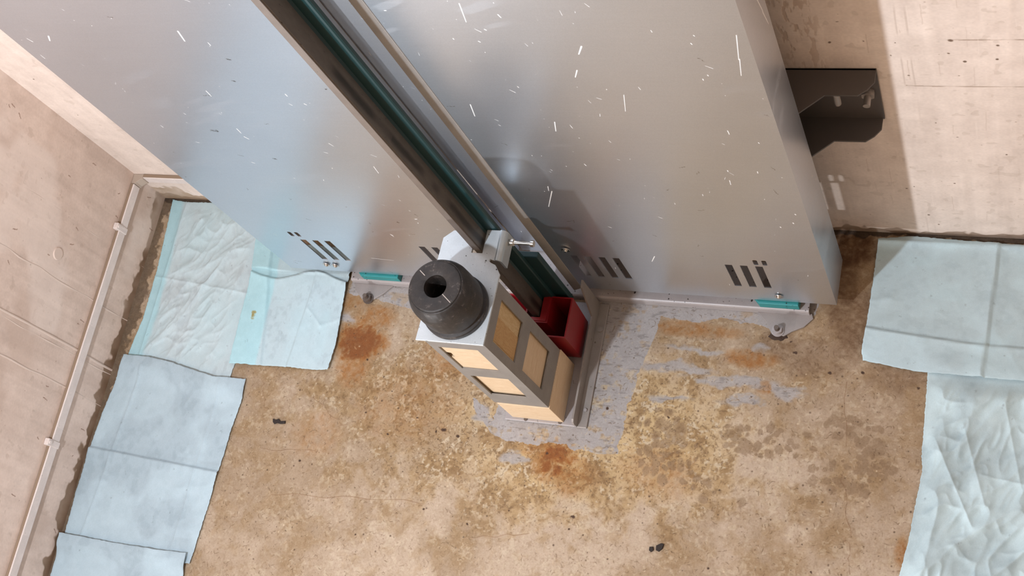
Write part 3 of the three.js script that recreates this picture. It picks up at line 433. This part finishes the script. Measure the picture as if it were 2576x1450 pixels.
// ---------------------------------------------------------------- cable trunking low on the walls
{
  const y0 = 0.114, y1 = 0.139, d = 0.011;
  const t = thing('cable_trunking', 'long white cable trunking running along the left wall', 'trunking');
  mesh('duct', uvBox(rbx(WL + 0.0005, WL + d, y0, y1, -1.118, 0.6, 0.002)), M.trunk, t);
  mesh('dust_layer', bx(WL + 0.001, WL + d - 0.003, y1, y1 + 0.0008, -1.118, 0.6), M.dust, t).userData.label = 'brown dust lying on the trunking';
  for (const z of [-1.0, -0.462]) { const c = mesh('clip', uvBox(rbx(WL + 0.0005, WL + d + 0.002, y0 - 0.002, y1 + 0.014, z - 0.008, z + 0.008, 0.002)), M.trunk, t); mesh('screw', cyl(0.004, 0.004, 0.004, 10).rotateZ(Math.PI / 2).translate(WL + d + 0.003, y1 + 0.008, z), M.trunk, c); }
  const u = thing('cable_trunking', 'short dusty white trunking on the back wall beside the left corner', 'trunking');
  mesh('duct', uvBox(rbx(WL + 0.03, -1.55, y0, y1, WB + 0.0005, WB + d, 0.002)), M.trunk, u);
  mesh('dust_layer', bx(WL + 0.03, -1.55, y1, y1 + 0.0008, WB + 0.001, WB + d - 0.002), M.dust, u).userData.label = 'brown dust lying on the trunking';
  const e = thing('trunking_elbow', 'dusty corner elbow joining the two runs of white trunking', 'elbow');
  const el = shp([[WL + 0.0005, -(WB + 0.026)], [WL + 0.0005, -(WB + 0.0005)], [WL + 0.030, -(WB + 0.0005)], [WL + 0.030, -(WB + d + 0.002)], [WL + 0.024, -(WB + d + 0.003)], [WL + d + 0.003, -(WB + 0.022)], [WL + d + 0.002, -(WB + 0.026)]]);
  mesh('elbow_body', ext(el, 0.026, 0.001).rotateX(-Math.PI / 2).translate(0, y0 - 0.002, 0), M.elbow, e);
}

// ---------------------------------------------------------------- absorbent cloths
function poly(pts) { const L = [0]; for (let i = 1; i < pts.length; i++) L.push(L[i - 1] + Math.hypot(pts[i][0] - pts[i - 1][0], pts[i][1] - pts[i - 1][1])); const T = L[L.length - 1];
  return (t) => { const s = t * T; let i = 1; while (i < pts.length - 1 && L[i] < s) i++; const k = Math.min(1, Math.max(0, (s - L[i - 1]) / (L[i] - L[i - 1]))); return [pts[i - 1][0] + (pts[i][0] - pts[i - 1][0]) * k, pts[i - 1][1] + (pts[i][1] - pts[i - 1][1]) * k]; }; }
const crease = (x, z, x0, z0, x1, z1, w) => { const dx = x1 - x0, dz = z1 - z0, t = Math.min(1, Math.max(0, ((x - x0) * dx + (z - z0) * dz) / (dx * dx + dz * dz))); const d = Math.hypot(x - x0 - dx * t, z - z0 - dz * t); return Math.exp(-d / w); };
const fold = (d, w) => sst(-0.0035, 0.0015, d) * Math.exp(-Math.max(0, d) / w);   // a turned-up crease: steep on one side, soft on the other
const PN = new ImprovedNoise();
function ridged(x, z, f, o = 3) {                        // crumpled sheet: sharp ridges between smooth facets
  let s = 0, a = 0.62;
  for (let i = 0; i < o; i++) {
    const wx = x * f + 0.7 * PN.noise(x * f * 0.6 + 5, z * f * 0.6, 3.1 + i), wz = z * f + 0.7 * PN.noise(x * f * 0.6, z * f * 0.6 + 9, 7.7 + i);
    s += a * (1 - Math.min(1, 2.1 * Math.abs(PN.noise(wx, wz, 1.3 + 5 * i)))) ** 1.6;
    f *= 1.85; a *= 0.5; const q = x; x = 0.8 * x + 0.6 * z; z = -0.6 * q + 0.8 * z;
  }
  return s;
}
function cloth(label, top, bottom, left, right, height, texData, nu, nv) {
  const T = poly(top), B = poly(bottom), Lf = poly(left), R = poly(right), th = 0.0012, n = (nu + 1) * (nv + 1), pos = [], uv = [], idx = [];
  const c00 = top[0], c10 = top[top.length - 1], c01 = bottom[0], c11 = bottom[bottom.length - 1];
  for (let s = 0; s < 2; s++) for (let j = 0; j <= nv; j++) for (let i = 0; i <= nu; i++) {
    const u = i / nu, v = j / nv, a = T(u), b = B(u), c = Lf(v), d = R(v), P = [0, 1].map((k) => (1 - v) * a[k] + v * b[k] + (1 - u) * c[k] + u * d[k] - ((1 - u) * (1 - v) * c00[k] + u * (1 - v) * c10[k] + (1 - u) * v * c01[k] + u * v * c11[k]));
    const jag = (i === 0 || i === nu || j === 0 || j === nv) ? 0.0016 : 0;
    const y = Math.max(0.0022, height(P[0], P[1], u, v));
    pos.push(P[0] + jag * (vn(j * 0.7, i * 0.7) - 0.5), s ? Math.max(0.0006, y - th) : y, P[1] + jag * (vn(j * 0.7 + 9, i * 0.7) - 0.5)); uv.push(u, v);
  }
  const id = (s, i, j) => s * n + j * (nu + 1) + i, quad = (a, b, c, d) => idx.push(a, b, c, a, c, d);
  for (let j = 0; j < nv; j++) for (let i = 0; i < nu; i++) { quad(id(0, i, j), id(0, i, j + 1), id(0, i + 1, j + 1), id(0, i + 1, j)); quad(id(1, i, j), id(1, i + 1, j), id(1, i + 1, j + 1), id(1, i, j + 1)); }
  for (let i = 0; i < nu; i++) { quad(id(0, i, 0), id(0, i + 1, 0), id(1, i + 1, 0), id(1, i, 0)); quad(id(0, i + 1, nv), id(0, i, nv), id(1, i, nv), id(1, i + 1, nv)); }
  for (let j = 0; j < nv; j++) { quad(id(0, 0, j + 1), id(0, 0, j), id(1, 0, j), id(1, 0, j + 1)); quad(id(0, nu, j), id(0, nu, j + 1), id(1, nu, j + 1), id(1, nu, j)); }
  const g = new THREE.BufferGeometry(); g.setAttribute('position', new THREE.Float32BufferAttribute(pos, 3)); g.setAttribute('uv', new THREE.Float32BufferAttribute(uv, 2)); g.setIndex(idx);
  const m = new THREE.MeshStandardMaterial({ map: tex(texData, 512, 512), roughness: 0.9 });
  g.computeVertexNormals(); return tag(mesh('wiping_cloth', g, m), label, 'cloth');
}
const ICE = [176, 196, 205], MINT = [186, 209, 216];
// crumpled, soiled cloth by the corner
{
  const D = clothTex([170, 207, 215], [196, 208, 212], (u, v, n) => sst(0.10, 0.15, u - 0.03 * (v - 0.5) + 0.06 * (n - 0.5)) * (0.75 + 0.5 * (n - 0.5)), 45);
  cloth('crumpled grey soiled cloth in the corner under the left panel', [[-2.093, -1.140], [-2.049, -1.135], [-1.99, -1.137], [-1.76, -1.135]], [[-2.086, -0.715], [-1.958, -0.705], [-1.871, -0.69], [-1.785, -0.688]],
    [[-2.093, -1.140], [-2.086, -1.066], [-2.076, -0.948], [-2.074, -0.822], [-2.082, -0.759], [-2.086, -0.715]], [[-1.76, -1.135], [-1.765, -0.90], [-1.785, -0.688]],
    (x, z, u, v) => { const m = sst(0.06, 0.2, u) * (1 - sst(0.76, 0.86, u)) * sst(0.0, 0.12, v) * (1 - 0.8 * sst(0.93, 0.985, v)); return 0.003 + 0.0085 * m * ridged(1.25 * x + 0.5 * z, 0.85 * z, 11, 3) + 0.0035 * crease(x, z, -2.046, -1.13, -2.05, -0.72, 0.006) + 0.003 * crease(x, z, -2.07, -0.93, -1.80, -0.905, 0.005) + 0.004 * m * crease(x, z, -2.03, -0.72, -1.93, -0.92, 0.012); }, D, 190, 220);
}
// flat cloth half under the left panel
{
  const D = clothTex([170, 209, 217], [186, 203, 209], (u, v, n) => sst(0.24, 0.27, u) * (0.8 + 0.4 * (n - 0.5)), 30);
  { const X = 0.135 * 512, Y = 0.62 * 512; for (let k = 0; k < 14; k++) stamp(D, 512, 512, X + rr(-8, 8), Y + rr(-14, 14), rr(3, 8), [150, 130, 70], 0.35); }
  cloth('flat creased cloth with a yellow stain, half under the left panel', [[-1.812, -1.045], [-1.70, -1.04], [-1.532, -1.035]], [[-1.79, -0.727], [-1.664, -0.734], [-1.58, -0.734], [-1.53, -0.736]],
    [[-1.812, -1.045], [-1.796, -0.956], [-1.795, -0.844], [-1.79, -0.727]], [[-1.532, -1.035], [-1.537, -0.943], [-1.533, -0.874], [-1.526, -0.797], [-1.53, -0.736]],
    (x, z, u, v) => 0.0135 - 0.0095 * sst(0.12, 0.3, u) + 0.0016 * ridged(x, z, 9, 2) + 0.008 * fold(z + 0.958 - 0.012 * Math.sin(x * 28), 0.02) + 0.006 * fold(-(z + 0.966), 0.05) * (0.55 + 0.5 * vn(x * 18, 2)) + 0.004 * fold(-(x + 1.733 - 0.17 * (z + 0.87)), 0.012) + 0.004 * fold(x + 1.632 + 0.07 * (z + 0.85), 0.02) + 0.004 * sst(0.86, 1, u) * (1 + vn(z * 25, 3)) + 0.002 * crease(x, z, -1.624, -0.88, -1.58, -0.84, 0.004) + 0.002 * crease(x, z, -1.58, -0.84, -1.53, -0.86, 0.004), D, 90, 100);
}
// long cloth along the left wall
{
  const D = clothTex(ICE, [166, 184, 193], (u, v, n) => 0.75 * sst(0.42, 0.62, n), 26);
  cloth('long pale cloth with one cross crease beside the left wall', [[-2.088, -0.722], [-2.016, -0.722], [-1.956, -0.716], [-1.872, -0.700], [-1.819, -0.691], [-1.738, -0.695]], [[-2.105, -0.255], [-1.95, -0.255], [-1.753, -0.262]],
    [[-2.088, -0.722], [-2.103, -0.605], [-2.112, -0.49], [-2.111, -0.379], [-2.105, -0.255]], [[-1.738, -0.695], [-1.734, -0.647], [-1.741, -0.566], [-1.744, -0.472], [-1.747, -0.379], [-1.75, -0.307], [-1.753, -0.262]],
    (x, z, u, v) => 0.0035 + 0.010 * (1 - sst(0.03, 0.16, v)) * (1 - 0.7 * sst(0.85, 1, u)) + 0.0035 * ridged(x, z + 0.3 * x, 6, 3) + 0.006 * fold(z + 0.481 - 0.048 * (x + 1.93), 0.03) + 0.003 * crease(x, z, -2.03, -0.70, -2.06, -0.28, 0.003) + 0.002 * crease(x, z, -1.80, -0.70, -1.81, -0.28, 0.003) - 0.003 * crease(x, z, -2.08, -0.46, -2.0, -0.40, 0.015), D, 120, 160);
}
{
  const D = clothTex(ICE, [166, 184, 193], (u, v, n) => 0.7 * sst(0.42, 0.62, n), 20);
  cloth('pale cloth at the bottom left of the photo overlapping the long cloth', [[-2.111, -0.281], [-1.973, -0.279], [-1.842, -0.279], [-1.763, -0.283]], [[-2.10, 0.10], [-1.75, 0.10]], [[-2.111, -0.281], [-2.10, 0.10]], [[-1.763, -0.283], [-1.752, -0.1], [-1.75, 0.10]],
    (x, z, u, v) => 0.0055 + 0.012 * (1 - sst(0.04, 0.14, v)) * (0.6 + 0.6 * vn(x * 14, 4)) + 0.0035 * ridged(x, z, 6, 3) + 0.003 * crease(x, z, -1.92, -0.18, -1.80, -0.27, 0.006), D, 80, 80);
}
// cloths at the right
{
  const D = clothTex(MINT, [182, 201, 207], (u, v, n) => 0.6 * sst(0.4, 0.6, n), 34);
  cloth('smooth mint cloth with a fold cross lying against the back wall', [[-0.357, -1.126], [-0.289, -1.137], [-0.211, -1.133], [-0.08, -1.127], [0.02, -1.124]], [[-0.360, -0.866], [-0.298, -0.857], [-0.237, -0.85], [-0.136, -0.848], [0.02, -0.848]],
    [[-0.357, -1.126], [-0.358, -1.06], [-0.36, -0.965], [-0.3645, -0.885], [-0.360, -0.866]], [[0.02, -1.124], [0.02, -0.848]],
    (x, z, u, v) => 0.0040 + 0.009 * sst(0.80, 0.97, v) * sst(0.25, 0.45, u) + 0.0025 * ridged(x, z, 6, 3) + 0.010 * Math.exp(-Math.abs(z + 1.122) / 0.008) * (0.6 + 0.6 * vn(x * 22, 1)) + 0.007 * fold(z - (x < -0.141 ? -0.914 - 0.088 * (-0.141 - x) : -0.914), 0.035) + 0.006 * fold(-(x + 0.131 + 0.04 * (z + 0.98)), 0.02) + 0.004 * crease(x, z, -0.36, -0.99, -0.32, -1.0, 0.012), D, 100, 80);
}
{
  const D = clothTex([190, 211, 216], [174, 193, 198], (u, v, n) => 0.75 * sst(0.42, 0.6, n), 34);
  cloth('badly crumpled mint cloth at the bottom right of the photo', [[-0.236, -0.872], [-0.1, -0.872], [0.13, -0.87]], [[-0.25, -0.40], [-0.05, -0.40], [0.13, -0.40]],
    [[-0.236, -0.872], [-0.233, -0.762], [-0.231, -0.684], [-0.227, -0.657], [-0.234, -0.583], [-0.239, -0.522], [-0.249, -0.454], [-0.25, -0.40]], [[0.13, -0.87], [0.13, -0.40]],
    (x, z, u, v) => { const e = sst(0.0, 0.10, u) * sst(0.06, 0.14, v); return 0.003 + e * (0.017 * ridged(x * 1.2 + 0.45 * z, z * 0.75, 9, 3) + 0.007 * crease(x, z, -0.21, -0.72, -0.13, -0.56, 0.010) + 0.006 * crease(x, z, -0.16, -0.75, -0.11, -0.60, 0.012) + 0.004 * crease(x, z, -0.09, -0.80, -0.05, -0.64, 0.008)) + 0.003 * crease(x, z, -0.12, -0.66, 0.1, -0.63, 0.004) * e; }, D, 200, 240);
}

// ---------------------------------------------------------------- small debris on the floor
function flake(px, pz, pts, label) { const t = flat(pts.map(([x, z]) => [px + x, pz + z]), 0.0005, 0.0045, 0.0008); tag(mesh('debris_flake', t, M.flake), label, 'debris'); }
flake(-1.6244, -0.6045, [[-0.017, -0.006], [-0.009, -0.004], [-0.002, -0.007], [0.004, -0.002], [0.016, -0.004], [0.017, 0.002], [0.005, 0.004], [-0.004, 0.003], [-0.010, 0.006], [-0.015, 0.002]], 'black flake lying on the floor right of the long cloth');
flake(-0.7071, -0.4439, [[-0.005, -0.003], [0.004, -0.009], [0.010, -0.008], [0.008, 0.002], [0.002, 0.008], [-0.004, 0.006]], 'larger black flake of the pair near the bottom of the photo');
flake(-0.7209, -0.4388, [[-0.004, -0.004], [0.003, -0.005], [0.005, 0.002], [0.0, 0.006], [-0.004, 0.003]], 'smaller black flake of the pair near the bottom of the photo');

// ---------------------------------------------------------------- lamps, outside the frame
{
  const t = thing('work_lamp', 'small flood lamp standing on the pit floor, outside the photo', 'lamp');
  const q = new THREE.Quaternion().setFromUnitVectors(new THREE.Vector3(0, 0, 1), LAMP_AIM.clone().sub(LAMP).normalize());
  const place = (g) => g.applyQuaternion(q).translate(LAMP.x, LAMP.y, LAMP.z);
  mesh('housing', place(rbx(-0.05, 0.05, -0.04, 0.04, -0.06, -0.012, 0.006)), M.black, t);
  mesh('stand', [cyl(0.008, 0.008, 0.23, 12).translate(LAMP.x, 0.118, LAMP.z + 0.05), rbx(LAMP.x - 0.08, LAMP.x + 0.08, 0.0005, 0.012, LAMP.z - 0.03, LAMP.z + 0.13, 0.004)], M.black, t);
  mesh('lens', place(rbx(-0.022, 0.022, -0.022, 0.022, -0.012, -0.009, 0.001)), new THREE.MeshStandardMaterial({ color: 0xffffff, emissive: LAMP_COLOR, emissiveIntensity: 5, roughness: 0.4 }), t);
  const lip = []; for (let k = 0; k <= 24; k++) { const a = -Math.PI * 0.5 - 1.45 + 2.9 * k / 24 + 0.35; lip.push([LAMP.x + 0.15 * Math.cos(a), LAMP.z + 0.15 * Math.sin(a)]); }
  for (let k = 24; k >= 0; k--) { const a = -Math.PI * 0.5 - 1.45 + 2.9 * k / 24 + 0.35; lip.push([LAMP.x + 0.153 * Math.cos(a), LAMP.z + 0.153 * Math.sin(a)]); }
  mesh('added_light_baffle', flat(lip, 0.0005, LAMP.y - 0.05), M.black, t);  // added unseen curved wall, keeps the lamp light off the near floor
  const l = new THREE.SpotLight(LAMP_COLOR, LAMP_POWER, 0, 1.3, 0.75, 2); l.position.copy(LAMP); l.target.position.copy(LAMP_AIM); scene.add(l.target);
  l.castShadow = true; l.shadow.radius = 1.0; l.shadow.mapSize.set(2048, 2048); l.shadow.camera.near = 0.03; l.shadow.bias = -0.0005; scene.add(l);
}
{
  const t = thing('hanging_bulb', 'bare bulb hanging on a cord over the pit, outside the photo', 'lamp'), S = BULB;
  mesh('cord', cyl(0.004, 0.004, TOP - S.y - 0.12, 8).translate(S.x, (TOP + S.y + 0.12) / 2, S.z), M.black, t);
  mesh('socket', cyl(0.018, 0.022, 0.08, 20).translate(S.x, S.y + 0.08, S.z), M.black, t);
  mesh('bulb', new THREE.SphereGeometry(0.045, 24, 16).translate(S.x, S.y, S.z), new THREE.MeshStandardMaterial({ color: 0xffffff, emissive: S.color, emissiveIntensity: 5, roughness: 0.4 }), t).castShadow = false;
  const l = new THREE.PointLight(S.color, S.power); l.position.set(S.x, S.y, S.z); l.castShadow = true; l.shadow.radius = 1.6; l.shadow.mapSize.set(2048, 2048); l.shadow.camera.near = 0.06; l.shadow.bias = -0.0005; scene.add(l);
}
renderer.render(scene, camera);
